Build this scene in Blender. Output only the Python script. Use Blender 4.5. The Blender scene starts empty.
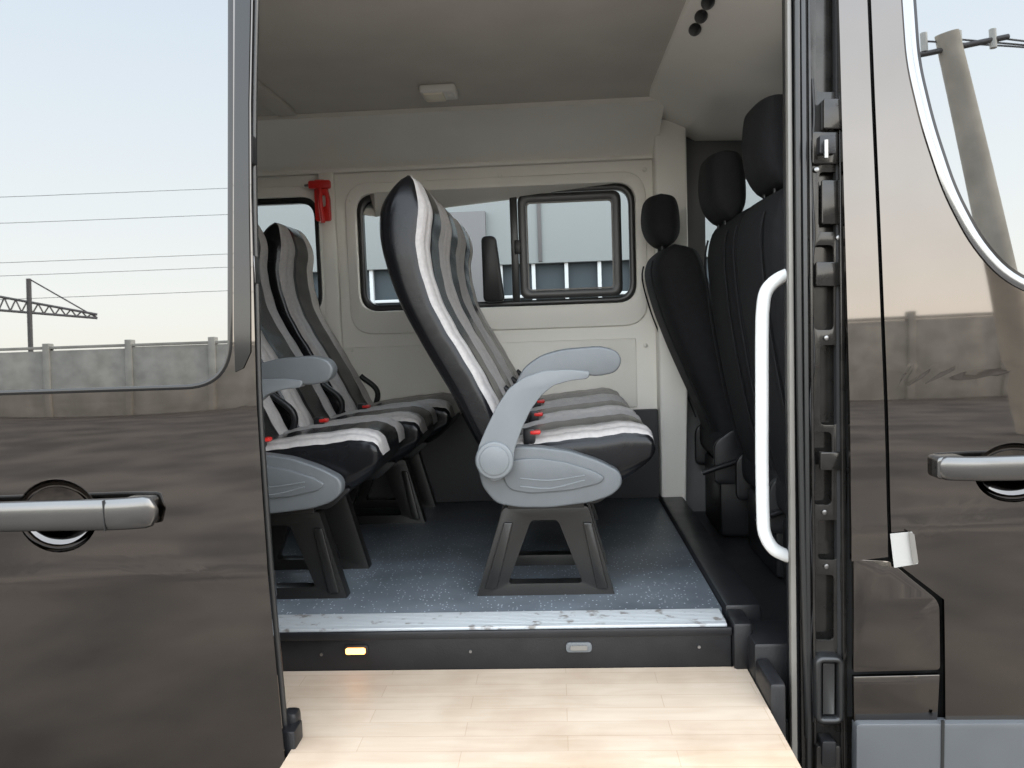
import bpy, bmesh, math, random
from mathutils import Vector, Matrix
random.seed(4)
scene=bpy.context.scene
# ------------------------------------------------------------------ camera
CAM=Vector((0,-1.8,1.4)); FPX=800.0
YAW,PIT,ROL=math.radians(3.23),math.radians(-4.46),math.radians(-2.0)
Rm=Matrix.Rotation(YAW,3,'Z')@Matrix.Rotation(math.pi/2+PIT,3,'X')@Matrix.Rotation(ROL,3,'Z')
cd=bpy.data.cameras.new("camera"); cam=bpy.data.objects.new("camera",cd)
scene.collection.objects.link(cam); scene.camera=cam
cam.matrix_world=Matrix.Translation(CAM)@Rm.to_4x4()
cd.sensor_width=36; cd.lens=FPX/1024*36; cd.clip_end=3000; cd.clip_start=0.02
def ray(px,py): return (Rm@Vector(((px-512)/FPX,(384-py)/FPX,-1))).normalized()
def M(px,py,Y):   # photogrammetric survey: metric X,Z of a measured point on the vertical plane at depth Y
    d=ray(px,py); t=(Y-CAM.y)/d.y; p=CAM+d*t; return (p.x,p.z)
def MM(l,Y): return [M(a,b,Y) for a,b in l]
# ------------------------------------------------------------------ materials
def mat(name,col,rough=0.5,metal=0.0,var=0.0,vs=8.0,bump=0.0,bs=200.0,spec=0.5,coat=0.0,col2=None,rv=0.0,lo=0.35,hi=0.65):
    m=bpy.data.materials.new(name); m.use_nodes=True; nt=m.node_tree; b=nt.nodes["Principled BSDF"]
    b.inputs["Base Color"].default_value=(*col,1); b.inputs["Roughness"].default_value=rough
    b.inputs["Metallic"].default_value=metal; b.inputs["Specular IOR Level"].default_value=spec
    b.inputs["Coat Weight"].default_value=coat; b.inputs["Coat Roughness"].default_value=0.03
    tc=nt.nodes.new("ShaderNodeTexCoord")
    if var>0 or col2 or rv>0:
        n=nt.nodes.new("ShaderNodeTexNoise"); n.inputs["Scale"].default_value=vs; n.inputs["Detail"].default_value=6
        nt.links.new(tc.outputs["Object"],n.inputs["Vector"])
        r=nt.nodes.new("ShaderNodeValToRGB"); c2=col2 or tuple(max(0,c*(1-var)) for c in col)
        r.color_ramp.elements[0].position=lo; r.color_ramp.elements[1].position=hi
        r.color_ramp.elements[0].color=(*c2,1)
        r.color_ramp.elements[1].color=(*(tuple(c*(1+var*0.5) for c in col)),1)
        nt.links.new(n.outputs["Fac"],r.inputs["Fac"]); nt.links.new(r.outputs["Color"],b.inputs["Base Color"])
        if rv>0:
            mr=nt.nodes.new("ShaderNodeMapRange"); mr.inputs["To Min"].default_value=max(0,rough-rv); mr.inputs["To Max"].default_value=rough+rv
            nt.links.new(n.outputs["Fac"],mr.inputs["Value"]); nt.links.new(mr.outputs["Result"],b.inputs["Roughness"])
    if bump>0:
        n2=nt.nodes.new("ShaderNodeTexNoise"); n2.inputs["Scale"].default_value=bs; n2.inputs["Detail"].default_value=4
        nt.links.new(tc.outputs["Object"],n2.inputs["Vector"])
        bp=nt.nodes.new("ShaderNodeBump"); bp.inputs["Strength"].default_value=bump; bp.inputs["Distance"].default_value=0.004
        nt.links.new(n2.outputs["Fac"],bp.inputs["Height"]); nt.links.new(bp.outputs["Normal"],b.inputs["Normal"])
    return m
PAINT=mat("dark_bronze_paint",(0.115,0.106,0.099),0.025,1.0,var=0.06,vs=3,rv=0.015)
GLASS=mat("mirror_tint_glass",(0.155,0.16,0.162),0.01,1.0)
RUB=mat("rubber",(0.012,0.012,0.012),0.35,bump=0.05)
GBLK=mat("gloss_black_trim",(0.006,0.006,0.006),0.08,spec=0.4)
JAMB=mat("jamb_paint",(0.028,0.026,0.024),0.13,0.5,var=0.3,vs=20,rv=0.07)
DARK=mat("dark_void",(0.012,0.012,0.012),0.7)
HANDLE=mat("handle_grey",(0.12,0.118,0.115),0.22,0.9,var=0.05)
BEVGLINT=mat("bevel_sky_glint",(0.20,0.205,0.21),0.12,1.0)  # lighter metal imitating sky reflected in the window's bevelled body edge
TRIMG=mat("grey_beige_trim",(0.14,0.13,0.115),0.4,var=0.1)
WALL=mat("beige_panel",(0.80,0.775,0.71),0.5,var=0.04,vs=3,bump=0.12,bs=350)
CEIL=mat("headliner_fabric",(0.56,0.53,0.48),0.9,var=0.06,vs=4,bump=0.3,bs=500)
LEATH=mat("black_leather",(0.007,0.007,0.008),0.24,var=0.2,vs=12,bump=0.10,bs=35,rv=0.05,spec=0.27)
GREYF=mat("grey_leather",(0.40,0.375,0.36),0.5,var=0.10,vs=90,bump=0.25,bs=400,spec=0.3)
BLKF=mat("black_fabric",(0.009,0.009,0.010),0.75,var=0.2,vs=40,bump=0.5,bs=500,spec=0.25)
PLG=mat("grey_plastic",(0.10,0.108,0.113),0.42,var=0.05,vs=20,bump=0.1,bs=400)
PLG2=mat("grey_plastic_light",(0.145,0.156,0.162),0.38,var=0.04,vs=20,bump=0.1,bs=400)
PLB=mat("black_plastic",(0.010,0.010,0.011),0.38,var=0.2,vs=12,bump=0.15,bs=300,rv=0.1,spec=0.35)
LEG=mat("black_powdercoat",(0.010,0.0095,0.009),0.32,bump=0.12,bs=300,var=0.2,spec=0.45)
WHITE=mat("white_tube_paint",(0.62,0.62,0.60),0.3,var=0.05)
RED=mat("red_plastic",(0.6,0.02,0.015),0.4,var=0.1)
WHT=mat("white_plastic",(0.75,0.73,0.68),0.45,var=0.04)
STEEL=mat("steel",(0.25,0.25,0.25),0.3,1.0,var=0.2,vs=30)
def glassmat(name,col,fac):
    m=bpy.data.materials.new(name); m.use_nodes=True; nt=m.node_tree; nt.nodes.clear()
    o=nt.nodes.new("ShaderNodeOutputMaterial"); t=nt.nodes.new("ShaderNodeBsdfTransparent"); g=nt.nodes.new("ShaderNodeBsdfGlossy")
    t.inputs[0].default_value=(*col,1); g.inputs["Roughness"].default_value=0.01; x=nt.nodes.new("ShaderNodeMixShader"); x.inputs[0].default_value=fac
    if fac<=0: nt.links.new(t.outputs[0],o.inputs[0]); return m
    nt.links.new(t.outputs[0],x.inputs[1]); nt.links.new(g.outputs[0],x.inputs[2]); nt.links.new(x.outputs[0],o.inputs[0]); return m
WGL=glassmat("window_glass",(0.60,0.64,0.64),0.0)
TGL=glassmat("sun_dimming_screen_glass",(0.2,0.22,0.22),0.06)  # tint added to keep sun from streaming through the unseen windscreen
def floor_mat():
    m=mat("speckled_vinyl_floor",(0.098,0.112,0.126),0.40,var=0.28,vs=5,bump=0.1,bs=300); nt=m.node_tree; b=nt.nodes["Principled BSDF"]
    src=b.inputs["Base Color"].links[0].from_socket
    v=nt.nodes.new("ShaderNodeTexVoronoi"); v.inputs["Scale"].default_value=95
    tc=[n for n in nt.nodes if n.type=='TEX_COORD'][0]; nt.links.new(tc.outputs["Object"],v.inputs["Vector"])
    r=nt.nodes.new("ShaderNodeValToRGB"); r.color_ramp.elements[0].position=0.14; r.color_ramp.elements[0].color=(1,1,1,1)
    r.color_ramp.elements[1].position=0.24; r.color_ramp.elements[1].color=(0,0,0,1)
    nt.links.new(v.outputs["Distance"],r.inputs["Fac"])
    n=nt.nodes.new("ShaderNodeMath"); n.operation='GREATER_THAN'; n.inputs[1].default_value=0.5
    sep=nt.nodes.new("ShaderNodeSeparateColor"); nt.links.new(v.outputs["Color"],sep.inputs[0]); nt.links.new(sep.outputs[0],n.inputs[0])
    mu=nt.nodes.new("ShaderNodeMath"); mu.operation='MULTIPLY'; nt.links.new(r.outputs["Color"],mu.inputs[0]); nt.links.new(n.outputs[0],mu.inputs[1])
    mx=nt.nodes.new("ShaderNodeMix"); mx.data_type='RGBA'; nt.links.new(mu.outputs[0],mx.inputs["Factor"]); nt.links.new(src,mx.inputs["A"]); mx.inputs["B"].default_value=(0.5,0.54,0.58,1)
    nt.links.new(mx.outputs["Result"],b.inputs["Base Color"]); return m
FLOOR=floor_mat()
def wood_mat():
    m=mat("light_oak_laminate",(0.6,0.47,0.34),0.45); nt=m.node_tree; b=nt.nodes["Principled BSDF"]
    tc=[n for n in nt.nodes if n.type=='TEX_COORD'][0]; mp=nt.nodes.new("ShaderNodeMapping"); nt.links.new(tc.outputs["Object"],mp.inputs[0])
    mp.inputs["Scale"].default_value=(2,14,1)
    n=nt.nodes.new("ShaderNodeTexNoise"); n.inputs["Scale"].default_value=2.5; n.inputs["Detail"].default_value=8; n.inputs["Distortion"].default_value=0.6
    nt.links.new(mp.outputs[0],n.inputs["Vector"]); r=nt.nodes.new("ShaderNodeValToRGB")
    r.color_ramp.elements[0].position=0.3; r.color_ramp.elements[0].color=(0.43,0.335,0.25,1); r.color_ramp.elements[1].position=0.65; r.color_ramp.elements[1].color=(0.48,0.39,0.30,1)
    nt.links.new(n.outputs["Fac"],r.inputs["Fac"])
    br=nt.nodes.new("ShaderNodeTexBrick"); br.inputs["Scale"].default_value=1; br.inputs["Brick Width"].default_value=0.45; br.inputs["Row Height"].default_value=0.062
    br.inputs["Mortar Size"].default_value=0.0008; br.inputs["Color1"].default_value=(1,1,1,1); br.inputs["Color2"].default_value=(0.94,0.925,0.91,1); br.inputs["Mortar"].default_value=(0.78,0.72,0.66,1)
    nt.links.new(tc.outputs["Object"],br.inputs["Vector"]); mx=nt.nodes.new("ShaderNodeMix"); mx.data_type='RGBA'; mx.blend_type='MULTIPLY'; mx.inputs["Factor"].default_value=1
    nt.links.new(r.outputs[0],mx.inputs["A"]); nt.links.new(br.outputs["Color"],mx.inputs["B"])
    n3=nt.nodes.new("ShaderNodeTexNoise"); n3.inputs["Scale"].default_value=5; n3.inputs["Detail"].default_value=9; nt.links.new(tc.outputs["Object"],n3.inputs["Vector"])
    r3=nt.nodes.new("ShaderNodeValToRGB"); r3.color_ramp.elements[0].position=0.3; r3.color_ramp.elements[0].color=(0.84,0.80,0.76,1); r3.color_ramp.elements[1].position=0.55; r3.color_ramp.elements[1].color=(1,1,1,1)
    nt.links.new(n3.outputs["Fac"],r3.inputs["Fac"]); m2=nt.nodes.new("ShaderNodeMix"); m2.data_type='RGBA'; m2.blend_type='MULTIPLY'; m2.inputs["Factor"].default_value=1
    nt.links.new(mx.outputs["Result"],m2.inputs["A"]); nt.links.new(r3.outputs[0],m2.inputs["B"])
    nt.links.new(m2.outputs["Result"],b.inputs["Base Color"]); return m
WOOD=wood_mat()
ALU=mat("worn_aluminium",(0.42,0.435,0.44),0.42,0.3,vs=30,col2=(0.20,0.185,0.17),bump=0.3,bs=60,lo=0.31,hi=0.40)
# ------------------------------------------------------------------ mesh helpers
def empty(name,loc=(0,0,0)):
    e=bpy.data.objects.new(name,None); e.location=loc; e.empty_display_size=0.1; scene.collection.objects.link(e); return e
def finish(ob,mods=False,ang=35):
    if ob.modifiers:
        dg=bpy.context.evaluated_depsgraph_get(); dg.update()
        me=bpy.data.meshes.new_from_object(ob.evaluated_get(dg)); ob.modifiers.clear(); ob.data=me
    me=ob.data
    for p in me.polygons: p.use_smooth=True
    me.set_sharp_from_angle(angle=math.radians(ang)); return ob
def addobj(name,me,parent,mats):
    ob=bpy.data.objects.new(name,me); scene.collection.objects.link(ob)
    if parent: ob.parent=parent
    for m in (mats if isinstance(mats,(list,tuple)) else [mats]): me.materials.append(m)
    return ob
def box(name,x0,x1,y0,y1,z0,z1,m,parent,bev=0.004,seg=2):
    bm=bmesh.new(); bmesh.ops.create_cube(bm,size=1)
    for v in bm.verts:
        v.co=Vector(((x0+x1)/2+v.co.x*(x1-x0),(y0+y1)/2+v.co.y*(y1-y0),(z0+z1)/2+v.co.z*(z1-z0)))
    if bev>0: bmesh.ops.bevel(bm,geom=bm.edges[:],offset=min(bev,0.45*min(abs(x1-x0),abs(y1-y0),abs(z1-z0))),segments=seg,profile=0.5,affect='EDGES')
    me=bpy.data.meshes.new(name); bm.to_mesh(me); bm.free(); return finish(addobj(name,me,parent,m))
def rp(pts,r,n=7):
    out=[];N=len(pts)
    for i in range(N):
        ri=r[i] if isinstance(r,(list,tuple)) else r
        a,b,c=Vector(pts[i-1]),Vector(pts[i]),Vector(pts[(i+1)%N])
        if ri<=0: out.append(tuple(b)); continue
        u=(a-b); w=(c-b); k=min(ri,u.length*0.49,w.length*0.49); p0=b+u.normalized()*k; p2=b+w.normalized()*k
        for j in range(n+1):
            t=j/n; q=p0*(1-t)**2+b*2*t*(1-t)+p2*t*t; out.append((q.x,q.y))
    return out
def rect(x0,x1,z0,z1,r): return rp([(x0,z0),(x1,z0),(x1,z1),(x0,z1)],r)
def ell(cx,cz,rx,rz,n=36): return [(cx+rx*math.cos(i*2*math.pi/n),cz+rz*math.sin(i*2*math.pi/n)) for i in range(n)]
def offs(pts,d):
    n=len(pts); ar=sum(pts[i][0]*pts[(i+1)%n][1]-pts[(i+1)%n][0]*pts[i][1] for i in range(n)); s=1 if ar>0 else -1
    out=[]
    for i in range(n):
        a,b,c=Vector(pts[i-1]),Vector(pts[i]),Vector(pts[(i+1)%n]); e1=(b-a); e2=(c-b)
        if e1.length<1e-7 or e2.length<1e-7: e1=e2=(c-a)
        t=(e1.normalized()+e2.normalized()).normalized(); nn=Vector((t.y,-t.x))*s
        k=max(0.5,nn.dot(Vector((e1.normalized().y,-e1.normalized().x))*s)); out.append((b.x+nn.x*d/k,b.y+nn.y*d/k))
    return out
def plate(name,outer,holes,y,thick,m,parent,dz=0,dx=0,bev=0.0,yf=None,seg=2,ang=35):
    cu=bpy.data.curves.new("tmp",'CURVE'); cu.dimensions='2D'; cu.fill_mode='BOTH'
    for pl in [outer]+holes:
        sp=cu.splines.new('POLY'); sp.points.add(len(pl)-1)
        for i,p in enumerate(pl): sp.points[i].co=(p[0],p[1],0,1)
        sp.use_cyclic_u=True
    co=bpy.data.objects.new("tmp",cu); scene.collection.objects.link(co)
    dg=bpy.context.evaluated_depsgraph_get(); dg.update()
    me=bpy.data.meshes.new_from_object(co.evaluated_get(dg)); bpy.data.objects.remove(co)
    bm=bmesh.new(); bm.from_mesh(me); bpy.data.meshes.remove(me)
    bmesh.ops.remove_doubles(bm,verts=bm.verts[:],dist=1e-5)
    if not dz and not dx and not yf: bmesh.ops.dissolve_limit(bm,angle_limit=0.01,verts=bm.verts[:],edges=bm.edges[:])
    def cut(ax,step):
        lo=min(v.co[ax] for v in bm.verts); hi=max(v.co[ax] for v in bm.verts); z=math.ceil(lo/step)*step
        while z<hi:
            nrm=Vector((0,0,0)); nrm[ax]=1; p=Vector((0,0,0)); p[ax]=z
            bmesh.ops.bisect_plane(bm,geom=bm.verts[:]+bm.edges[:]+bm.faces[:],plane_co=p,plane_no=nrm,dist=1e-5); z+=step
    if dz: cut(1,dz)
    if dx: cut(0,dx)
    for v in bm.verts:
        X,Z=v.co.x,v.co.y; v.co=Vector((X,y+(yf(X,Z) if yf else 0),Z))
    bm.normal_update()
    if sum(f.normal.y*f.calc_area() for f in bm.faces)>0: bmesh.ops.reverse_faces(bm,faces=bm.faces[:])
    me=bpy.data.meshes.new(name); bm.to_mesh(me); bm.free(); ob=addobj(name,me,parent,m)
    if thick>0:
        s=ob.modifiers.new("s",'SOLIDIFY'); s.thickness=thick; s.offset=-1
    if bev>0:
        b=ob.modifiers.new("b",'BEVEL'); b.width=bev; b.segments=seg; b.limit_method='ANGLE'; b.angle_limit=math.radians(50)
    return finish(ob,ang=ang)
def ringp(name,o,i_,y,thick,m,parent,yf=None,rnd=0.0,K=5):
    """frame profile between two matching outlines, slightly crowned towards -Y"""
    bm=bmesh.new(); n=len(o); rows=[]
    prof=[(0,thick)]+[(k/K,-rnd*math.sin(math.pi*k/K)) for k in range(K+1)]+[(1,thick)]
    for f,dy in prof:
        row=[]
        for a,b in zip(o,i_):
            x=a[0]*(1-f)+b[0]*f; z=a[1]*(1-f)+b[1]*f; row.append(bm.verts.new((x,y+dy+(yf(x,z) if yf else 0),z)))
        rows.append(row)
    for j in range(len(rows)-1):
        for k in range(n): bm.faces.new((rows[j][k],rows[j][(k+1)%n],rows[j+1][(k+1)%n],rows[j+1][k]))
    bm.normal_update()
    if sum(f.normal.y*f.calc_area() for f in bm.faces)>0: bmesh.ops.reverse_faces(bm,faces=bm.faces[:])
    me=bpy.data.meshes.new(name); bm.to_mesh(me); bm.free(); return finish(addobj(name,me,parent,m),ang=50)
def spline(pts,n):
    P=[Vector(p) for p in pts]; P=[P[0]*2-P[1]]+P+[P[-1]*2-P[-2]]; out=[]; S=len(P)-3
    for k in range(n):
        t=k/(n-1)*S; i=min(int(t),S-1); u=t-i; a,b,c,d=P[i:i+4]
        out.append(0.5*((2*b)+(c-a)*u+(2*a-5*b+4*c-d)*u*u+(3*b-a-3*c+d)*u**3))
    return out
def tube(name,pts,r,m,parent,n=40,k=12,smooth=True,cap=True):
    P=spline(pts,n) if smooth and len(pts)>2 else [Vector(p) for p in pts]
    bm=bmesh.new(); rings=[]; up=Vector((0.01,0.3,1)).normalized()
    for i,p in enumerate(P):
        t=(P[min(i+1,len(P)-1)]-P[max(i-1,0)]).normalized()
        a=t.cross(up)
        if a.length<0.1: a=t.cross(Vector((1,0,0)))
        a.normalize()
        if rings and a.dot(la)<0: a=-a
        b=t.cross(a); la=a
        rr=r(i/(len(P)-1)) if callable(r) else r
        rings.append([bm.verts.new(p+(a*math.cos(q*2*math.pi/k)+b*math.sin(q*2*math.pi/k))*rr) for q in range(k)])
    for i in range(len(rings)-1):
        for q in range(k): bm.faces.new((rings[i][q],rings[i][(q+1)%k],rings[i+1][(q+1)%k],rings[i+1][q]))
    if cap: bm.faces.new(rings[0]); bm.faces.new(rings[-1])
    bmesh.ops.recalc_face_normals(bm,faces=bm.faces[:])
    me=bpy.data.meshes.new(name); bm.to_mesh(me); bm.free(); return finish(addobj(name,me,parent,m),ang=50)
def sweepx(name,prof,x0,x1,thick,m,parent,n=1):
    bm=bmesh.new(); cols=[]
    for i in range(n+1):
        X=x0+(x1-x0)*i/n; cols.append([bm.verts.new((X,p[0],p[1])) for p in prof])
    for i in range(n):
        for j in range(len(prof)-1): bm.faces.new((cols[i][j],cols[i+1][j],cols[i+1][j+1],cols[i][j+1]))
    me=bpy.data.meshes.new(name); bm.to_mesh(me); bm.free(); ob=addobj(name,me,parent,m)
    s=ob.modifiers.new("s",'SOLIDIFY'); s.thickness=thick; s.offset=1; return finish(ob)
def loft(name,R,F,yc,hw,m,parent,N=44,K=80,e=4.0,bol=0.018,stripe=(0.30,1.1),vside=0.42,cap0=0.06,cap1=0.07,groove=0.005,wr=0.0015):
    """upholstered cushion: R/F = rear/front outline (x,z), width along y"""
    Rs,Fs=spline(R,N),spline(F,N); bm=bmesh.new(); rings=[]; info={}
    for i in range(N):
        t=i/(N-1); s=1.0
        if t>1-cap1: s=math.sqrt(max(0,1-((t-1+cap1)/cap1)**2))
        if t<cap0: s=math.sqrt(max(0,1-((cap0-t)/cap0)**2))
        s=max(s,0.12); w=(hw(t) if callable(hw) else hw)*(0.86+0.14*s)
        mid=(Rs[i]+Fs[i])/2; h=(Fs[i]-Rs[i])/2; hl=h.length; hd=h.normalized(); ring=[]
        for q in range(K):
            a=2*math.pi*q/K; c,sn=math.cos(a),math.sin(a)
            u=math.copysign(abs(c)**(2/e),c); v=math.copysign(abs(sn)**(2/e),sn)
            d=hl*s*v
            if v>0:
                au=abs(u); x=min(1,max(0,(au-0.45)/0.3)); d+=(x*x*(3-2*x)-0.5)*bol*s*min(1,v*1.5)
                for g in (stripe[0],0.82): d-=groove*s*math.exp(-((au-g)/0.03)**2)
                d+=wr*math.sin(t*47+u*3)*math.sin(t*19+2)*s
            p=mid+hd*d; ww=w
            if groove>0 and v>0: ww=w-groove*0.8*math.exp(-((v-vside)/0.10)**2)
            if groove>0 and v<0: ww=w-groove*0.5*math.exp(-((v+0.55)/0.08)**2)
            vv=bm.verts.new((p.x,yc+ww*u,p.y)); ring.append(vv); info[vv]=(u,v)
        rings.append(ring)
    for i in range(N-1):
        for q in range(K):
            f=bm.faces.new((rings[i][q],rings[i][(q+1)%K],rings[i+1][(q+1)%K],rings[i+1][q]))
            us=sum(abs(info[x][0]) for x in f.verts)/4; vs=sum(info[x][1] for x in f.verts)/4
            f.material_index=1 if (vs>vside and stripe[0]<us<stripe[1]) else (2 if vs>0.2 and us<=stripe[0] else 0)
    bm.faces.new(rings[0]); bm.faces.new(rings[-1]); bmesh.ops.recalc_face_normals(bm,faces=bm.faces[:])
    me=bpy.data.meshes.new(name); bm.to_mesh(me); bm.free(); return finish(addobj(name,me,parent,m),ang=70)
def loc(pts,O): return [(p[0]-O[0],p[1]-O[1]) for p in pts]

# ------------------------------------------------------------------ key levels
ZF=M(500,629,0.20)[1]; ZS=M(500,672,0.20)[1]; ZC=2.26
YW=1.70
van=empty("passenger_van")
def yglass(X,Z):
    h=Z-1.35; return 0.035*h+(0.03*h*h if h<0 else 0.010*h*h)
def yskin(X,Z):
    h=Z-1.35; y=0.035*h+(0.03*h*h if h<0 else 0.010*h*h)
    y-=0.0018*math.exp(-((Z-0.90-0.01*X)/0.028)**2)
    k=0.25 if Z>1.25 else 1.0
    return y+k*(0.0005*math.sin(X*5+Z*3)+0.0005*math.sin(Z*14+X*2))
# ------------------------------------------------------------------ sliding door (slid back, stands proud of the side)
YD=-0.19
edge=[(247,-60),(247,100),(249,200),(253,300),(257,400),(264,500),(272,600),(281,700),(290,800),(296,860)]
ew=MM(edge,YD); xl=ew[0][0]-1.30
door_out=ew+[(xl,ew[-1][1]),(xl,ew[0][1])]
hole=rp(MM([(226,-50),(229,120),(233,388),(-330,406),(-330,-35)],YD),[0.02,0,0.10,0.1,0.1],12)
cup=M(60,515,YD); cupl=ell(cup[0],cup[1],0.087,0.078)
plate("sliding_door_skin",door_out,[hole,cupl],YD,0.004,PAINT,van,dz=0.02,dx=0.04,yf=yskin)
ringp("sliding_door_window_seal",hole,offs(hole,-0.010),YD-0.001,0.008,GBLK,van,yf=yglass,rnd=0.001)
plate("sliding_door_window_glass",offs(hole,-0.010),[],YD+0.001,0.004,GLASS,van,yf=yglass,dz=0.03,dx=0.05)
plate("sliding_door_pillar_film",MM([(229,-55),(245,-55),(245,100),(247,200),(250,300),(251,352),(244,368),(236,372),(234,330),(231,120)],YD),[],YD-0.0035,0.002,GBLK,van,yf=yglass,dz=0.05)
inn=offs(door_out,-0.02)
plate("sliding_door_inner_frame",inn,[hole,offs(cupl,0.02)],YD+0.006,0.045,JAMB,van,yf=yskin,dz=0.2,bev=0.006)
tube("sliding_door_edge_seal",[(x-0.016,YD+0.056+yskin(x,z),z) for x,z in ew],0.008,RUB,van)
def bowl(name,cx,cz,rx,rz,y,dep,m):
    bm=bmesh.new(); rs=[]; n=36
    for j in range(9):
        a=j/8*math.pi/2; rs.append([bm.verts.new((cx+rx*math.cos(a)*math.cos(i*2*math.pi/n),y+dep*math.sin(a)+yskin(cx,cz),cz+rz*math.cos(a)*math.sin(i*2*math.pi/n))) for i in range(n)] if j<8 else [bm.verts.new((cx,y+dep+yskin(cx,cz),cz))])
    for j in range(7):
        for i in range(n): bm.faces.new((rs[j][i],rs[j][(i+1)%n],rs[j+1][(i+1)%n],rs[j+1][i]))
    for i in range(n): bm.faces.new((rs[7][i],rs[7][(i+1)%n],rs[8][0]))
    me=bpy.data.meshes.new(name); bm.to_mesh(me); bm.free(); finish(addobj(name,me,van,m))
bowl("sliding_door_handle_cup",cup[0],cup[1],0.088,0.079,YD,0.05,PAINT)
def handle(name,px0,px1,py0,py1,Y):
    a=M(px0,py1,Y-0.045);b=M(px1,py0,Y-0.045); zm=(a[1]+b[1])/2; hh=(b[1]-a[1])/2; bm=bmesh.new(); N=40; K=20; rs=[]
    for i in range(N+1):
        t=i/N; x=a[0]+(b[0]-a[0])*t; e=min(t,1-t)*(b[0]-a[0]); s=min(1,max(0.12,math.sqrt(max(0,1-(1-min(1,e/0.02))**2))))
        yy=Y-0.046+0.022*(1-min(1,e/0.10))**2
        rs.append([bm.verts.new((x,yy+0.014*s*math.copysign(abs(math.sin(q*2*math.pi/K))**0.75,math.sin(q*2*math.pi/K)),zm+hh*s*(0.9+0.1*t)*math.copysign(abs(math.cos(q*2*math.pi/K))**0.75,math.cos(q*2*math.pi/K)))) for q in range(K)])
    for i in range(N):
        for q in range(K): bm.faces.new((rs[i][q],rs[i][(q+1)%K],rs[i+1][(q+1)%K],rs[i+1][q]))
    bm.faces.new(rs[0]); bm.faces.new(rs[-1]); bmesh.ops.recalc_face_normals(bm,faces=bm.faces[:])
    me=bpy.data.meshes.new(name); bm.to_mesh(me); bm.free(); finish(addobj(name,me,van,HANDLE),ang=60)
    box(name+"_joint",b[0]-0.096,b[0]-0.0945,Y-0.0615,Y-0.04,zm-hh*0.93,zm+hh*0.93,RUB,van,bev=0)
    for s,q in ((b[0]-0.045,"mount_front"),(a[0]+0.03,"mount_rear")):
        plate(name+"_"+q,rect(s-0.03,s+0.035,zm-hh*0.85,zm+hh*0.85,0.012),[],Y-0.034,0.045,HANDLE,van,bev=0.006,seg=3)
handle("sliding_door_handle",-62,152,497,534,YD)
box("sliding_door_roller_bracket",*sorted((M(284,740,-0.15)[0],M(299,740,-0.15)[0])),-0.175,-0.12,M(290,790,-0.15)[1],M(290,726,-0.15)[1],PLB,van)
box("sliding_door_roller",*sorted((M(284,740,-0.12)[0],M(301,740,-0.12)[0])),-0.14,-0.10,M(290,742,-0.15)[1],M(290,716,-0.15)[1],PLB,van,bev=0.012)
box("sliding_door_latch",*sorted((M(240,400,-0.12)[0],M(258,400,-0.12)[0])),-0.14,-0.11,M(250,440,-0.13)[1],M(250,385,-0.13)[1],PLB,van,bev=0.006)
for i,(x,y) in enumerate(((252,150),(255,270),(262,470),(272,585))):
    c=M(x,y,-0.135); box("door_edge_fitting_%d"%(i+1),c[0]-0.02,c[0]+0.006,-0.148,-0.12,c[1]-0.03,c[1]+0.03,STEEL if i%2 else PLB,van,bev=0.005)
# ------------------------------------------------------------------ fixed side body
XO=M(205,400,0)[0]
pl=MM([(843,-80),(846,200),(849,400),(850,560),(852,672)],0)
plate("rear_quarter_skin",[(-3.4,0.42),(XO,0.42),(XO,2.75),(-3.4,2.75)],[rect(-3.1,-1.95,1.33,2.1,0.09)],0.0,0.02,PAINT,van,dz=0.06,yf=yskin)
plate("rear_quarter_glass",rect(-3.1,-1.95,1.33,2.1,0.09),[],0.002,0.005,GLASS,van,dz=0.06,yf=yglass)
plate("rear_quarter_lining",[(-3.3,ZF),(XO-0.03,ZF),(XO-0.03,2.3),(-3.3,2.3)],[rect(-3.05,-2.0,1.36,2.08,0.09)],0.07,0.02,WALL,van)
plate("roof_side_header",[(XO+0.003,2.24),(pl[0][0]-0.002,2.24),(pl[0][0]-0.002,2.75),(XO+0.003,2.75)],[],0.0,0.04,PAINT,van,dz=0.06,yf=yskin)
seam=MM([(873,-80),(877,100),(881,250),(885,400),(888,558)],0)
flap=MM([(852,558),(888,560),(937,600),(938,668),(852,670)],0)
plate("b_pillar_skin",pl[:4]+[(seam[-1][0]-0.004,M(870,556,0)[1])]+[(x-0.004,z) for x,z in seam[::-1][1:]],[],0.0,0.012,PAINT,van,dz=0.03,dx=0.02,yf=yskin)
plate("filler_flap",rp(flap,[0.004,0.01,0.02,0.01,0.004]),[],0.0,0.012,PAINT,van,dz=0.05,yf=yskin,bev=0.002)
plate("sill_panel",MM([(852,675),(938,673),(936,719),(853,721)],0),[],0.0,0.012,PAINT,van,dz=0.05,yf=yskin,bev=0.002)
dl=[(x+0.004,z) for x,z in seam]+MM([(942,598),(944,719)],0)
zb=M(944,719,0)[1]; xr=dl[0][0]+1.15
win=rp(MM([(905,-65),(911,60),(925,125),(946,193),(972,245),(1003,281),(1045,300),(1110,309),(1290,318),(1290,-50)],0),[0.02,0.05,0.05,0.05,0.05,0.05,0.05,0.05,0.1,0.1],5)
hc=M(1012,472,0); cup2=ell(hc[0],hc[1],0.085,0.066)
plate("front_door_skin",dl+[(xr,zb),(xr,dl[0][1])],[win,cup2],0.0,0.01,PAINT,van,dz=0.02,dx=0.04,yf=yskin)
w2=offs(win,-0.022); w3=offs(w2,-0.008)
ringp("front_window_bevel_glint",win,w2,-0.004,0.012,BEVGLINT,van,yf=yglass,rnd=0.002,K=8)  # brighter ring stands in for the sky glint on the body bevel
ringp("front_window_seal",w2,w3,-0.001,0.01,GBLK,van,yf=yglass)
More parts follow.
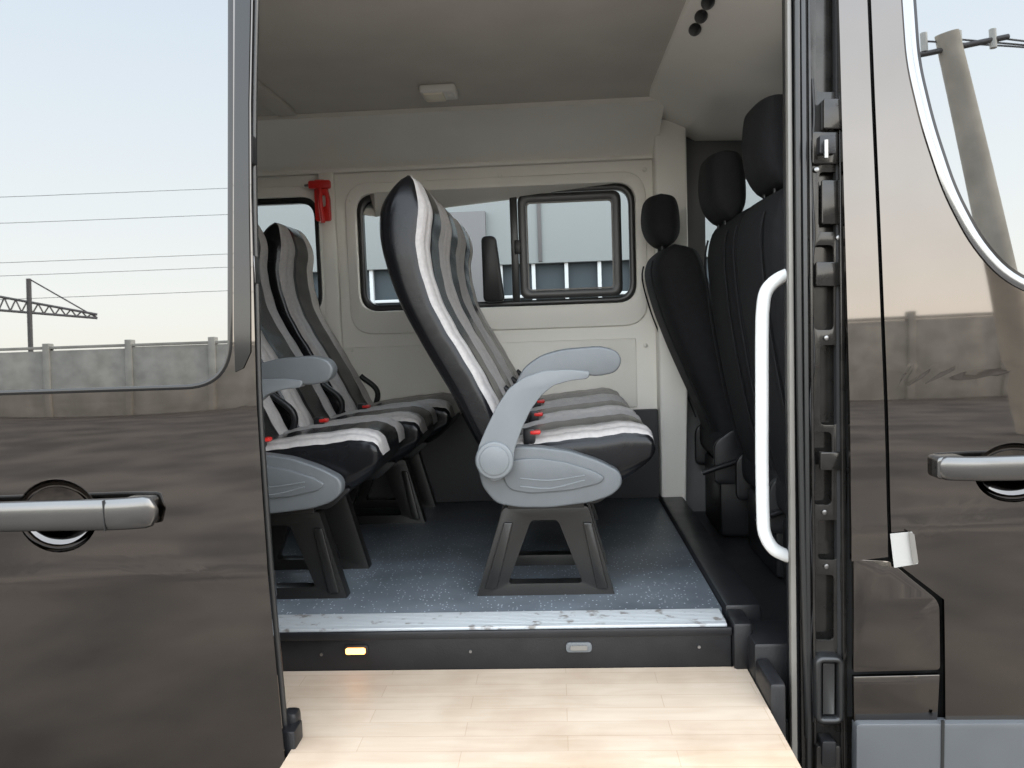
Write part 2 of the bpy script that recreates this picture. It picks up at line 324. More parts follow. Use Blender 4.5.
plate("front_window_glass",w3,[],0.002,0.004,GLASS,van,dz=0.03,dx=0.05,yf=yglass)
bowl("front_door_handle_cup",hc[0],hc[1],0.086,0.067,0.0,0.045,PAINT)
handle("front_door_handle",940,1110,452,483,0)
mo=MM([(856,723),(1180,722),(1180,860),(856,860)],-0.02)
plate("side_moulding",rp(mo,0.01),[],-0.018,0.03,mat("grey_moulding",(0.10,0.105,0.11),0.35,0.3,var=0.05),van,bev=0.006,yf=yskin,dz=0.05)
plate("side_moulding_front_joint",rp(MM([(942,721),(945,721),(945,860),(942,860)],-0.03),0.001),[],-0.021,0.004,RUB,van,yf=yskin)
plate("shut_line_backing",[pl[0],(xr,pl[0][1]),(xr,0.45),(pl[0][0],0.45)],[offs(win,0.01)],0.047,0.02,DARK,van)
plate("paper_tag",rp(MM([(889,533),(911,531),(917,563),(893,567)],-0.01),0.002),[],-0.016,0.001,mat("masking_tape",(0.30,0.29,0.27),0.6),van)
plate("paper_tag_fold",rp(MM([(908,531),(914,534),(918,562),(913,565)],-0.02),0.001),[],-0.022,0.001,TRIMG,van)
# ------------------------------------------------------------------ jamb
YJ=0.05
jo=MM([(793,-80),(848,-80),(854,860),(803,860)],YJ)
def slot(x0,x1,y0,y1,r=0.012): return rp(MM([(x0,y1),(x1,y1),(x1,y0),(x0,y0)],YJ),r,5)
holes=[slot(816,842,-60,92),slot(819,842,172,232),slot(814,834,245,330),slot(820,838,345,425),slot(813,832,432,505),slot(818,838,520,560),slot(813,834,575,640,0.01)]
plate("door_jamb_pressing",jo,holes,YJ,0.006,JAMB,van,bev=0.0028,seg=3)
plate("door_jamb_back",offs(jo,-0.003),[],YJ+0.028,0.004,JAMB,van)
for i,(a,b) in enumerate(((800,805),(807,810))):
    plate("jamb_rib_%d"%(i+1),MM([(a,-80),(b,-80),(b+8,860),(a+8,860)],YJ-0.012),[],YJ-0.014,0.02,RUB if i==0 else JAMB,van,bev=0.003,seg=3)
plate("jamb_inner_trim",MM([(786,-80),(790,-80),(798,860),(792,860)],YJ+0.0),[],YJ-0.005,0.02,TRIMG,van,bev=0.002)
plate("jamb_return",MM([(787,-80),(792,-80),(800,860),(794,860)],YJ+0.03),[],YJ+0.017,0.06,PLB,van,bev=0.002)
plate("jamb_outer_return",MM([(843,-80),(848,-80),(853,860),(849,860)],0.005),[],0.035,0.02,JAMB,van,bev=0.002)
tube("jamb_swage",[(M(843+2*math.sin(k*1.7),-70+k*46,YJ)[0],YJ-0.004,M(843,-70+k*46,YJ)[1]) for k in range(20)],0.004,JAMB,van,n=120,k=8)
tube("jamb_cable",[(M(811+2.0*math.sin(k*2.1),80+k*40,YJ)[0],YJ-0.008,M(811,80+k*40,YJ)[1]) for k in range(17)],0.0035,PLB,van,n=100,k=8)
def jp(name,x0,x1,y0,y1,dep,m,r=0.004,bev=0.002): return plate(name,rp(MM([(x0,y1),(x1,y1),(x1,y0),(x0,y0)],YJ-0.01),r),[],YJ-dep,dep,m,van,bev=bev)
jp("striker_plate",812,838,132,164,0.014,JAMB); jp("striker_block",816,832,138,156,0.035,PLB); tube("striker_pin",[(M(826,147,0)[0],0.0,M(826,140,0)[1]),(M(826,147,0)[0],0.0,M(826,158,0)[1])],0.005,STEEL,van,smooth=False)
jp("hinge_bracket",822,846,100,130,0.022,JAMB); jp("contact_plate",822,844,180,224,0.010,JAMB)
jp("mid_bracket",816,840,262,286,0.012,JAMB); jp("mid_bracket_2",820,842,452,470,0.014,JAMB)
jp("lower_catch",814,838,742,800,0.03,JAMB,0.006); jp("lower_catch_pad",818,832,735,760,0.04,PLB,0.006)
bo=rp(MM([(814,722),(843,722),(843,655),(814,655)],YJ-0.02),0.022)
ringp("rubber_buffer",bo,offs(bo,-0.014),YJ-0.03,0.03,RUB,van,rnd=0.004)
plate("rubber_buffer_core",offs(bo,-0.020),[],YJ-0.022,0.02,RUB,van,bev=0.004)
for i,(a,b) in enumerate(((828,108),(840,122),(816,170),(806,238),(838,238),(826,338),(808,428),(824,512),(826,566),(808,648),(846,300),(846,470),(845,600))):
    c=M(a,b,YJ); plate("jamb_bolt_%d"%(i+1),ell(c[0],c[1],0.006,0.006,10),[],YJ-0.006,0.006,STEEL if i%3 else RUB,van,bev=0.0015)
tube("jamb_seal",[(M(796,-70,YJ)[0],YJ-0.006,2.55),(M(798,384,YJ)[0],YJ-0.012,1.25),(M(808,860,YJ)[0],YJ-0.006,0.4)],0.007,RUB,van)
# ------------------------------------------------------------------ floor, step
XF=0.425
box("passenger_floor",-3.3,XF,0.325,1.74,ZF-0.03,ZF,FLOOR,van,bev=0.002)
box("floor_sill_strip",-1.2,XF-0.01,0.212,0.322,ZF-0.012,ZF+0.002,ALU,van,bev=0.003)
for i in range(9):
    box("sill_tread_groove_%d"%i,-1.2,XF-0.01,0.232+i*0.010,0.2335+i*0.010,ZF+0.0021,ZF+0.0032,ALU,van,bev=0)
box("step_riser",-1.2,XF,0.215,0.25,ZS,ZF-0.013,PLB,van,bev=0.002)
box("step_riser_lip",-1.2,XF+0.0,0.20,0.211,ZF-0.026,ZF-0.004,PLB,van,bev=0.004)
box("step_end_cap",XF+0.002,XF+0.05,0.195,0.30,ZS,ZF+0.008,PLB,van,bev=0.008)
est=empty("entry_step")
box("tread_inner",-1.15,0.46,-0.125,0.213,ZS-0.03,ZS+0.002,WOOD,est,bev=0.0)
xo=M(293,735,-0.16)[0]
box("tread_outer",xo,0.46,-0.30,-0.1252,ZS-0.03,ZS+0.002,WOOD,est,bev=0.0)
box("nosing",xo,0.46,-0.325,-0.301,ZS-0.04,ZS+0.004,ALU,est,bev=0.004)
for i,x in enumerate((-0.45,0.36)): box("support_%d"%(i+1),x-0.02,x+0.02,-0.29,0.06,0.33,ZS-0.032,PLB,est)
box("sill_side_rail",XF+0.003,XF+0.10,0.302,1.69,ZF-0.12,ZF+0.018,PLB,van,bev=0.01)
box("stepwell_side",0.463,0.60,0.135,0.30,0.35,ZF-0.02,PLB,van,bev=0.01)
box("stepwell_side_outer",0.463,0.50,-0.01,0.133,0.35,ZS+0.06,PLB,van,bev=0.01)
box("cab_floor",0.53,1.9,0.14,1.74,ZF-0.15,ZF-0.08,PLB,van)
box("underbody_light_block",-3.3,1.9,0.12,1.8,0.28,0.40,DARK,van)  # unseen dark plate added beneath the floor to block ground light
def lampat(px,py,w,h,m,nm):
    c=M(px,py,0.2); plate(nm,rect(c[0]-w,c[0]+w,c[1]-h,c[1]+h,h*0.8),[],0.209,0.006,m,van,bev=0.001)
LIT=bpy.data.materials.new("lit_amber"); LIT.use_nodes=True; b=LIT.node_tree.nodes["Principled BSDF"]; b.inputs["Base Color"].default_value=(0.9,0.5,0.2,1); b.inputs["Emission Color"].default_value=(1,0.34,0.07,1); b.inputs["Emission Strength"].default_value=6
c=M(355,652,0.2)
lampat(355,652,0.033,0.014,PLB,"step_lamp_bezel")
plate("step_lamp_lens",rect(c[0]-0.026,c[0]+0.026,c[1]-0.008,c[1]+0.008,0.006),[],0.203,0.004,LIT,van)
lampat(579,649,0.033,0.013,PLG,"step_marker_bezel")
c=M(579,649,0.2); plate("step_marker_lens",rect(c[0]-0.022,c[0]+0.022,c[1]-0.006,c[1]+0.006,0.005),[],0.205,0.004,TRIMG,van)
for i,x in enumerate((320,470,700)):
    c=M(x,663-0.02*x,0.2); plate("riser_screw_%d"%(i+1),ell(c[0],c[1],0.004,0.004,10),[],0.211,0.004,STEEL,van)
# ------------------------------------------------------------------ interior walls / ceiling
XR=M(655,300,YW)[0]
zt=M(500,188,YW)[1]; zbm=M(500,307,YW)[1]; xa=M(358,250,YW)[0]; xb=M(636,250,YW)[0]
wz=rect(xa,xb,zbm,zt,0.085); xc=M(320,230,YW)[0]; wz2=rect(xc-1.2,xc,zbm,zt,0.085)
hol=[wz,wz2]
plate("far_side_wall",[(-3.3,ZF-0.02),(XR+0.02,ZF-0.02),(XR+0.02,2.3),(-3.3,2.3)],hol,YW,0.10,WALL,van,bev=0.004)
for i,w in enumerate(hol):
    x0=min(p[0] for p in w);x1=max(p[0] for p in w)
    o=rect(x0-0.045,x1+0.045,zbm-0.10,zt+0.045,0.11)
    plate("window_surround_%d"%(i+1),o,[w],YW-0.014,0.013,WALL,van,bev=0.005,seg=3)
    ringp("window_rubber_%d"%(i+1),w,rect(x0+0.026,x1-0.026,zbm+0.026,zt-0.026,0.065),YW+0.012,0.03,RUB,van,rnd=0.004)
    plate("window_pane_%d"%(i+1),rect(x0+0.01,x1-0.01,zbm+0.01,zt-0.01,0.07),[],YW+0.046,0.0,WGL,van)
xs0=M(519,250,YW)[0]; xs1=M(622,250,YW)[0]
fr=rect(xs0,xs1,zbm+0.03,zt-0.03,0.04); fi=rect(xs0+0.034,xs1-0.034,zbm+0.064,zt-0.064,0.02); ringp("sliding_pane_frame",fr,fi,YW+0.004,0.028,RUB,van,rnd=0.003)
ringp("sliding_pane_bead",rect(xs0+0.035,xs1-0.035,zbm+0.065,zt-0.065,0.02),rect(xs0+0.041,xs1-0.041,zbm+0.071,zt-0.071,0.016),YW+0.012,0.01,TRIMG,van)
box("window_divider",xs0-0.035,xs0-0.003,YW+0.004,YW+0.03,zbm+0.02,zt-0.02,RUB,van)
box("pane_latch",xs0-0.02,xs0+0.01,YW-0.006,YW+0.004,(zt+zbm)/2-0.03,(zt+zbm)/2+0.03,PLB,van)
c0=M(481,236,YW-0.04); c1=M(498,302,YW-0.04)
plate("belt_guide_post",rp([(c0[0],c1[1]),(c1[0]+0.03,c1[1]),(c1[0],c0[1]),(c0[0],c0[1])],0.025),[],YW-0.05,0.04,PLB,van,bev=0.008)
zl=zbm-0.155
box("lower_wall_panel",xa-0.08,xb-0.01,YW-0.013,YW-0.001,zl-0.30,zl,WALL,van,bev=0.006)
box("lower_wall_panel_2",-3.2,xa-0.09,YW-0.013,YW-0.001,zl-0.30,zl,WALL,van,bev=0.006)
for i,(a,b) in enumerate(((645,345),(645,440),(352,350),(350,200),(644,170),(500,176))):
    c=M(a,b,YW); plate("trim_clip_%d"%(i+1),ell(c[0],c[1],0.009,0.009,14),[],YW-0.018,0.006,WALL,van,bev=0.002)
box("skirting_trim",-3.2,XR,YW-0.03,YW-0.001,ZF,zl-0.31,mat("dark_skirt",(0.04,0.04,0.042),0.6,bump=0.2),van,bev=0.006)
zc0=M(500,162,1.66)[1]
prof=[(0.02,2.17),(0.08,2.22),(0.2,2.25),(0.35,ZC),(1.30,ZC),(1.40,ZC-0.012)]
sweepx("ceiling_liner",prof,-3.3,0.40,0.02,CEIL,van)
prof2=[(1.392,ZC-0.030),(1.48,ZC-0.05),(1.57,ZC-0.09),(1.63,ZC-0.14),(1.665,(ZC-0.14+zc0)/2),(1.675,zc0)]
sweepx("roof_cove",prof2,-3.3,XR+0.02,0.02,WALL,van)
box("cove_lower_bead",-3.3,XR,1.665,1.70,zc0-0.012,zc0+0.004,WALL,van,bev=0.004)
xp=M(338,250,YW)[0]
box("far_pillar_trim",xc+0.012,xp+0.005,YW-0.035,YW-0.001,ZF,zc0,WALL,van,bev=0.012)
box("roof_rib",xp-0.13,xp-0.05,0.2,1.39,ZC-0.02,ZC+0.002,CEIL,van,bev=0.008)
def facex(name,pts,y0,y1,m):
    return plate(name,pts,[],y0,y1-y0,m,van,bev=0.01,seg=3)
facex("overhead_duct",[(0.385,ZC+0.03),(0.385,ZC-0.01),(0.56,2.17),(0.62,2.14),(1.9,2.10),(1.9,2.3),(0.6,2.4)],0.12,1.73,WALL)
for i,y in enumerate((0.42,0.52,0.62)):
    bm=bmesh.new(); bmesh.ops.create_uvsphere(bm,u_segments=20,v_segments=10,radius=1)
    ax=Vector((0.175,0,-0.08)).normalized(); nn=Vector((-0.08,0,-0.175)).normalized()
    for v in bm.verts:
        v.co=Vector((0.430,y,ZC-0.035))+ax*v.co.x*0.018+Vector((0,1,0))*v.co.y*0.044+nn*v.co.z*0.010
    me=bpy.data.meshes.new("air_vent"); bm.to_mesh(me); bm.free(); finish(addobj("air_vent_%d"%(i+1),me,van,PLB))
facex("cab_pillar_far",[(XR+0.0,ZF-0.1),(XR+0.10,ZF-0.1),(XR+0.13,1.5),(XR+0.13,2.19),(XR,2.22)],1.60,1.74,WALL)
cw=rect(0.66,1.55,1.42,1.98,0.08)
plate("cab_far_wall",[(0.5,0.4),(1.9,0.4),(1.9,2.3),(0.5,2.3)],[cw],1.74,0.05,mat("cab_grey",(0.12,0.12,0.12),0.6,bump=0.2),van)
plate("cab_far_glass",cw,[],1.76,0.0,WGL,van)
box("far_outer_skin_lower",-3.4,1.9,1.82,1.86,0.4,zbm-0.03,PAINT,van)
box("far_outer_skin_upper",-3.4,1.9,1.82,1.86,zt+0.06,2.75,PAINT,van)
box("roof_panel",-3.4,1.95,0.05,1.84,2.70,2.74,PAINT,van)
box("rear_wall",-3.4,-3.33,0.0,1.84,0.4,2.72,PAINT,van)
box("rear_wall_lining",-3.31,-3.28,0.09,1.69,ZF,2.25,WALL,van)
box("dashboard",1.45,1.9,0.1,1.73,0.6,1.35,PLB,van,bev=0.05)
box("cab_bulkhead",1.91,1.96,0.0,1.84,0.4,1.35,PAINT,van)
box("windscreen",1.92,1.925,0.05,1.80,1.36,2.69,TGL,van,bev=0)
plate("cab_near_wall",[(pl[0][0]+0.02,0.42),(xr,0.42),(xr,M(950,312,0.08)[1]),(pl[0][0]+0.1,M(950,312,0.08)[1]),(pl[0][0]+0.1,2.5),(pl[0][0]+0.02,2.5)],[],0.08,0.03,DARK,van)
dl_=ray(439,88); t=(ZC-CAM.z)/dl_.z; lp=CAM+dl_*t
lamp=empty("ceiling_lamp",(lp.x,lp.y,ZC))
box("lamp_body",-0.065,0.065,-0.06,0.06,-0.03,0.0,WHT,lamp,bev=0.01,seg=3); box("lamp_lens",-0.055,0.02,-0.05,0.05,-0.037,-0.024,mat("frosted_lens",(0.8,0.74,0.6),0.3),lamp,bev=0.006); box("lamp_switch",0.03,0.055,-0.02,0.02,-0.034,-0.020,WHT,lamp)
hm=M(322,200,YW-0.05); ham=empty("emergency_hammer",(hm[0],YW-0.06,hm[1]))
plate("bracket",rp([(-0.03,-0.09),(0.035,-0.09),(0.035,0.0),(0.02,0.085),(-0.03,0.085)],0.01),[rect(-0.012,0.018,-0.03,0.02,0.01)],0.0,0.022,RED,ham,bev=0.004)
box("hammer_head",-0.05,0.045,-0.02,0.01,0.045,0.08,RED,ham,bev=0.008); tube("hammer_grip",[(0.0,-0.01,0.05),(0.0,-0.015,-0.02),(0.005,-0.01,-0.1)],0.010,RED,ham); tube("hammer_tip",[(-0.05,-0.005,0.062),(-0.068,-0.005,0.062)],0.006,STEEL,ham,smooth=False)
gh=empty("grab_handle")
tube("rail",[(M(a,b,0.12)[0],0.12,M(a,b,0.12)[1]) for a,b in ((806,275),(796,273),(780,278),(767,290),(763,308),(762,340),(762,400),(762,460),(763,515),(765,534),(773,548),(785,555),(796,558),(806,559))],0.0155,WHITE,gh,n=90,k=20)
for i,(a,b) in enumerate(((802,275),(802,558))):
    c=M(a,b,0.12); tube("flange_%d"%(i+1),[(c[0]-0.01,0.12,c[1]),(c[0]+0.02,0.12,c[1])],0.022,WHITE,gh,smooth=False,k=20)

# ------------------------------------------------------------------ passenger seats
YS=0.42; O=(M(545,600,YS)[0],ZF); W=0.205
def ref(l,Y): return loc(MM(l,Y),O)
Rb=ref([(496,486),(480,458),(464,430),(448,398),(430,368),(412,337),(394,303),(381,268),(373,235),(373,203),(382,170)],YS)
Fb=ref([(530,462),(516,438),(502,412),(487,384),(470,355),(453,327),(437,296),(428,262),(426,235),(429,208),(427,173)],YS)
Tc=ref([(497,446),(530,437),(565,431),(600,427),(630,424),(650,430),(658,443)],YS)
Bc=ref([(497,492),(530,495),(565,496),(600,494),(624,487),(643,473),(656,460)],YS)
arm_up=ref([(514,386),(524,367),(541,355),(563,349),(600,346),(616,350),(622,360),(616,372),(598,376),(577,374),(555,376),(538,384),(526,396)],0.36)
arm_lo=ref([(478,462),(479,446),(487,427),(497,406),(509,388),(524,377),(545,370),(570,369),(590,371),(588,378),(570,380),(553,385),(541,395),(531,409),(522,428),(515,448),(514,462),(508,474),(495,480),(483,474)],0.36)
shell=ref([(476,462),(482,487),(496,504),(520,508),(550,508),(590,503),(612,496),(623,485),(621,472),(600,461),(570,451),(540,447),(515,446)],0.375)
shell2=ref([(500,470),(508,490),(530,494),(570,491),(600,484),(606,478),(594,471),(565,462),(535,458),(512,460)],0.365)
leg_o=ref([(503,508),(588,506),(616,598),(615,602),(476,602),(477,596)],YS+0.03)
leg_h=ref([(531,520),(558,520),(583,583),(508,584)],YS+0.03)
cache={}
def seat(loc_,arm=True,leg=True,name="passenger_seat",buckle=True):
    e=empty(name,loc_)
    def part(nm,fn):
        if nm in cache:
            ob=bpy.data.objects.new(nm,cache[nm]); scene.collection.objects.link(ob); ob.parent=e
        else: ob=fn(nm); cache[nm]=ob.data
    part("backrest",lambda n:loft(n,Rb,Fb,0.21,lambda t:W*(1-0.02*t-0.14*max(0,(t-0.72)/0.28)**1.5),[LEATH,GREYF,LEATH],e,N=76,K=120,cap0=0.03,cap1=0.13,bol=0.010,stripe=(0.46,1.1),vside=0.52))
    part("cushion",lambda n:loft(n,Bc,Tc,0.21,W,[LEATH,GREYF,LEATH],e,N=46,K=120,cap0=0.06,cap1=0.12,bol=0.010,stripe=(0.36,1.1),vside=0.62))
    part("under_pan",lambda n:plate(n,rp(ref([(505,486),(625,484),(600,506),(515,508)],YS),0.02),[],0.03,0.34,PLB,e,bev=0.01))
    if arm:
        part("side_shell",lambda n:plate(n,rp(shell,0.02,4),[],-0.045,0.045,PLG,e,bev=0.012,seg=4))
        part("side_shell_relief",lambda n:plate(n,rp(shell2,0.02,4),[],-0.052,0.02,PLG,e,bev=0.006,seg=3))
        part("armrest_pad",lambda n:plate(n,rp(arm_up,0.02,4),[],-0.082,0.054,PLG,e,bev=0.014,seg=4))
        part("armrest_arm",lambda n:plate(n,rp(arm_lo,0.012,4),[],-0.088,0.042,PLG2,e,bev=0.009,seg=4))
        hub=ref([(495,459)],0.35)[0]
        part("armrest_hub",lambda n:plate(n,ell(hub[0],hub[1],0.052,0.052,40),[],-0.096,0.03,PLG2,e,bev=0.006,seg=3))
        part("armrest_hub_cap",lambda n:plate(n,ell(hub[0],hub[1],0.040,0.040,40),[],-0.100,0.01,PLG2,e,bev=0.003))
        for i,k in enumerate((0,8)):
            part("side_shell_groove_%d"%i,lambda n:tube(n,[(p[0],-0.052,p[1]) for p in ref([(520,479+k),(550,481+k),(585,476+k*0.6)],0.36)],0.0022,PLG2,e,n=14,k=6))
    if leg:
        part("leg_frame",lambda n:plate(n,rp(leg_o,0.012),[rp(leg_h,0.014)],0.03,0.045,LEG,e,bev=0.006,seg=3))
        part("leg_frame_rear",lambda n:plate(n,rp(leg_o,0.012),[rp(leg_h,0.014)],0.31,0.045,LEG,e,bev=0.006,seg=3))
        part("leg_rib_front",lambda n:plate(n,rp(ref([(583,522),(592,522),(608,588),(597,588)],YS+0.03),0.006),[],0.020,0.012,LEG,e,bev=0.005))
        part("leg_rib_rear",lambda n:plate(n,rp(ref([(504,522),(513,522),(497,588),(485,588)],YS+0.03),0.006),[],0.020,0.012,LEG,e,bev=0.005))
        part("cross_rail",lambda n:box(n,-0.10,0.12,0.02,0.40,0.255,0.285,LEG,e))
        part("floor_rail",lambda n:box(n,-0.17,0.19,0.34,0.38,0.001,0.02,LEG,e))
    if buckle:
        bx=ref([(530,440)],YS)[0]
        part("belt_buckle",lambda n:box(n,bx[0]-0.02,bx[0]+0.015,-0.012+0.03,0.03+0.012,bx[1]-0.02,bx[1]+0.03,PLB,e,bev=0.006))
        part("belt_button",lambda n:box(n,bx[0]+0.0,bx[0]+0.03,0.016,0.044,bx[1]+0.012,bx[1]+0.024,RED,e,bev=0.004))
    part("belt_strap",lambda n:tube(n,[(ref([(495,410)],YS)[0][0],0.40,ref([(495,410)],YS)[0][1]+0.03),(ref([(500,430)],YS)[0][0]+0.06,0.405,ref([(500,430)],YS)[0][1]+0.01),(ref([(500,470)],YS)[0][0]+0.02,0.41,ref([(500,470)],YS)[0][1])],0.012,PLB,e,n=16))
    return e
for j in range(3): seat((O[0],YS+0.43*j,ZF),arm=(j==0),leg=(j!=1))
dx=-(M(622,360,0.36)[0]-M(336,365,0.36)[0])
for j in range(3): seat((O[0]+dx+(0.045*j),YS+0.43*j,ZF),arm=(j==0),leg=(j!=1))
for j in range(3): seat((O[0]+2*dx,YS+0.43*j,ZF),arm=(j==0),leg=(j!=1))

# ------------------------------------------------------------------ cab seats
def cabseat(name,Rpx,Fpx,Yref,y0,y1,head,yh):
    e=empty(name); R=MM(Rpx,Yref); F=MM(Fpx,Yref); yc=(y0+y1)/2
    loft("backrest",R,F,yc,(y1-y0)/2,[BLKF,BLKF,BLKF],e,cap0=0.04,cap1=0.09,N=40,K=48,e=3.5,wr=0.0)
    (hx0,hy0,hx1,hy1)=head; a=M(hx0,hy1,yh); b=M(hx1,hy0,yh); xm=(a[0]+b[0])/2; w=(b[0]-a[0])
    Rh=[(a[0]+w*0.25,a[1]),(a[0]+0.0,a[1]+(b[1]-a[1])*0.45),(a[0]+w*0.05,b[1]-0.02),(a[0]+w*0.25,b[1])]
    Fh=[(b[0]-w*0.05,a[1]+0.01),(b[0],a[1]+(b[1]-a[1])*0.5),(b[0]-w*0.1,b[1]-0.02),(b[0]-w*0.4,b[1])]
    loft("headrest",Rh,Fh,yc,0.13,[BLKF,BLKF,BLKF],e,N=24,K=40,e=3,cap0=0.2,cap1=0.25,bol=0,groove=0,wr=0)
    for i,o in enumerate((-0.055,0.055)): tube("post_%d"%(i+1),[(xm,yc+o,a[1]-0.10),(xm,yc+o,a[1]+0.04)],0.006,PLB,e,smooth=False)
    for i,o in enumerate((-0.16,0.16)):
        tube("seam_%d"%(i+1),[(p.x-0.001,yc+o,p.y) for p in spline(R,20)[2:-2]],0.0035,BLKF,e,n=30,k=6)
    x0=R[0][0]; zc_=R[0][1]
    box("cushion",x0-0.02,x0+0.52,y0,y1,zc_-0.05,zc_+0.10,BLKF,e,bev=0.05,seg=4)
    box("seat_box",x0+0.0,x0+0.45,y0+0.03,y1-0.03,ZF-0.08,zc_-0.05,PLB,e,bev=0.02)
    for i,yy in enumerate((y0-0.02,y1)):
        plate("recliner_cover_%d"%(i+1),rp([(x0-0.03,zc_-0.12),(x0+0.16,zc_-0.12),(x0+0.14,zc_+0.04),(x0+0.05,zc_+0.10),(x0-0.03,zc_+0.04)],0.03),[],yy,0.025,PLB,e,bev=0.008)
    tube("lever",[(x0+0.05,y0-0.03,zc_-0.03),(x0-0.02,y0-0.035,zc_-0.05),(x0-0.08,y0-0.035,zc_-0.07)],0.01,PLB,e,n=10)
    return e
cabseat("driver_seat",[(705,440),(692,405),(676,370),(662,338),(650,306),(643,275),(650,252)],[(745,430),(735,400),(722,368),(711,335),(701,300),(690,264),(678,250)],1.60,1.27,1.66,(643,197,678,250),1.46)
bR=[(745,470),(732,430),(722,390),(713,345),(706,300),(703,255),(712,222)]; bF=[(785,470),(776,430),(768,390),(760,345),(752,300),(746,255),(740,222)]
cabseat("cab_passenger_seat",bR,bF,1.2,0.30,0.75,(748,104,792,196),0.52)
cabseat("cab_passenger_seat",bR,bF,1.2,0.76,1.21,(702,156,742,226),0.98)

# ------------------------------------------------------------------ surroundings
GM=mat("dusty_asphalt",(0.155,0.13,0.108),0.85,vs=0.8,col2=(0.065,0.056,0.048),bump=0.5,bs=12,lo=0.38,hi=0.62)
bm=bmesh.new(); bmesh.ops.create_grid(bm,x_segments=20,y_segments=20,size=1200); me=bpy.data.meshes.new("ground"); bm.to_mesh(me); bm.free(); addobj("ground",me,None,GM)
CON=mat("weathered_concrete",(0.52,0.49,0.44),0.85,vs=1.5,col2=(0.38,0.36,0.32),bump=0.4,bs=20)
cwl=empty("concrete_wall")
for i in range(40):
    x=-60+i*3.0; h=2.75+0.06*random.random()
    box("panel_%d"%(i+1),x+0.12,x+2.88,-26.1,-25.95,0,h,CON,cwl,bev=0.01); box("post_%d"%(i+1),x-0.12,x+0.12,-26.18,-25.87,0,h+0.28,CON,cwl,bev=0.02)
box("coping",-60,60,-26.14,-25.91,2.83,2.93,CON,cwl,bev=0.01)
def refl(px,py,Y,L):
    d=ray(px,py); t=(Y-CAM.y)/d.y; p=CAM+d*t; n=Vector((0,-1,0.042)).normalized(); r=d-2*d.dot(n)*n; return p+r*L
WIRE=mat("wire_black",(0.10,0.10,0.10),0.6); GALV=mat("galvanised_steel",(0.14,0.13,0.13),0.5,0.4)
wr=empty("overhead_wires")
for i,py in enumerate((188,216,258,272,297)):
    a=refl(-40,py+3,YD,42); b=refl(225,py-2,YD,42); d=(b-a); A=a-d*3; B=b+d*0.6
    tube("wire_%d"%(i+1),[A,(A+B)/2-Vector((0,0,0.4)),B],0.013,WIRE,wr,n=24,k=6)
gt=empty("lattice_gantry")
a=refl(-60,312,YD,45); b=refl(98,326,YD,45); up=Vector((0,0,1.0))
tube("chord_low",[a,b],0.07,GALV,gt,smooth=False,k=6); tube("chord_top",[a+up,b+up*0.2],0.07,GALV,gt,smooth=False,k=6)
for i in range(14):
    f0=i/14; f1=(i+1)/14; p=a.lerp(b,f0); q=(a+up).lerp(b+up*0.2,(f0+f1)/2); r_=a.lerp(b,f1)
    tube("web_%d"%(2*i+1),[p,q],0.04,GALV,gt,smooth=False,k=5); tube("web_%d"%(2*i+2),[q,r_],0.04,GALV,gt,smooth=False,k=5)
m_=a.lerp(b,0.55); tube("mast",[Vector((m_.x,m_.y,0)),m_+up*1.8],0.12,GALV,gt,smooth=False,k=8); tube("stay",[m_+up*1.8,b],0.04,GALV,gt,smooth=False,k=5)
PCON=mat("pole_concrete",(0.58,0.52,0.44),0.85,vs=2,var=0.2)
pt=refl(950,22,0,11); pb=refl(994,245,0,11); dv=pb-pt; base=pt+dv*((0-pt.z)/dv.z)
po=empty("utility_pole"); tube("shaft",[base,pt],lambda t:0.24-0.09*t,PCON,po,n=2,smooth=False,k=20)
tube("crossarm",[pt+Vector((-0.4,0,-0.3)),pt+Vector((0.8,0,-0.1))],0.04,GALV,po,smooth=False)
for i in range(3):
    s=pt+Vector((-0.3+0.45*i,0,-0.1)); tube("insulator_%d"%(i+1),[s-Vector((0,0,.15)),s+Vector((0,0,0.12))],0.045,WHT,po,smooth=False); tube("line_%d"%(i+1),[s,s+Vector((12,-2,-0.4-0.3*i)),s+Vector((30,-4,1))],0.014,WIRE,po,n=20,k=6)
wh=empty("warehouse_building"); SID=mat("white_siding",(0.26,0.27,0.27),0.7)
MUL=mat("white_mullion",(0.55,0.55,0.55),0.7)
box("wall_upper",-12,14,9.2,9.5,2.18,6,SID,wh); box("wall_lower",-12,14,9.2,9.5,0,1.25,CON,wh)
box("window_recess",-12,14,9.34,9.44,1.25,2.18,mat("dark_pane",(0.035,0.045,0.052),0.7),wh)
for i in range(58): box("mullion_%d"%(i+1),-12+i*0.45,-11.95+i*0.45,9.24,9.33,1.251,2.179,MUL,wh,bev=0.004)
box("transom",-12,14,9.25,9.32,1.72,1.76,MUL,wh,bev=0.004); box("roof_edge",-12.3,14.3,8.9,9.6,6,6.2,GALV,wh)
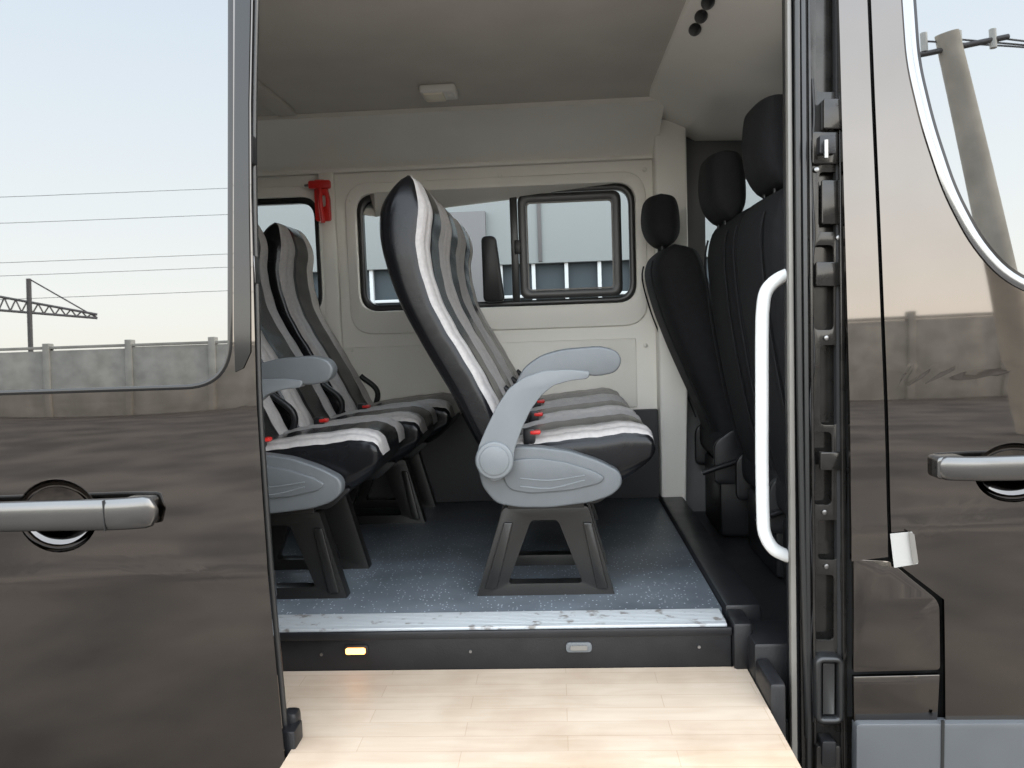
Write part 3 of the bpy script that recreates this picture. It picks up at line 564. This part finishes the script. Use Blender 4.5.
for i in range(9): box("panel_joint_%d"%(i+1),-11+i*2.7,-10.95+i*2.7,9.17,9.199,2.2,5.95,GALV,wh,bev=0.004)
box("door_dark",-1.9,-0.9,9.10,9.199,0,2.9,GALV,wh)
# ------------------------------------------------------------------ light: hazy sky + sun
w=bpy.data.worlds.new("World"); scene.world=w; w.use_nodes=True; nt=w.node_tree; bg=nt.nodes["Background"]
sk=nt.nodes.new("ShaderNodeTexSky"); sk.sky_type='NISHITA'; sk.sun_disc=False
sd=Vector((0.85,0.12,0.55)).normalized(); el=math.asin(sd.z); az=math.atan2(sd.x,sd.y)
sk.sun_elevation=el; sk.sun_rotation=az; sk.dust_density=2.0
tc=nt.nodes.new("ShaderNodeTexCoord"); sp=nt.nodes.new("ShaderNodeSeparateXYZ"); nt.links.new(tc.outputs["Generated"],sp.inputs[0])
rm=nt.nodes.new("ShaderNodeValToRGB"); nt.links.new(sp.outputs["Z"],rm.inputs["Fac"]); cr=rm.color_ramp
cr.elements[0].position=0.0; cr.elements[0].color=(1.0,0.93,0.84,1); cr.elements[1].position=1.0; cr.elements[1].color=(0.72,0.81,0.91,1)
for p,c in ((0.10,(1.0,0.96,0.89,1)),(0.22,(0.94,0.95,0.93,1)),(0.45,(0.80,0.87,0.94,1))):
    e=cr.elements.new(p); e.color=c
bg2=nt.nodes.new("ShaderNodeBackground"); nt.links.new(rm.outputs[0],bg2.inputs[0]); bg2.inputs[1].default_value=5.3
nt.links.new(sk.outputs[0],bg.inputs[0]); bg.inputs[1].default_value=0.15
ad=nt.nodes.new("ShaderNodeAddShader"); nt.links.new(bg.outputs[0],ad.inputs[0]); nt.links.new(bg2.outputs[0],ad.inputs[1]); nt.links.new(ad.outputs[0],nt.nodes["World Output"].inputs[0])
sl=bpy.data.lights.new("sun",'SUN'); so=bpy.data.objects.new("sun",sl); scene.collection.objects.link(so)
sl.energy=3.5; sl.angle=math.radians(4); sl.color=(1,0.91,0.78); so.rotation_euler=(-sd).to_track_quat('-Z','Y').to_euler()
scene.view_settings.view_transform='Standard'; scene.view_settings.look='None'; scene.view_settings.exposure=0
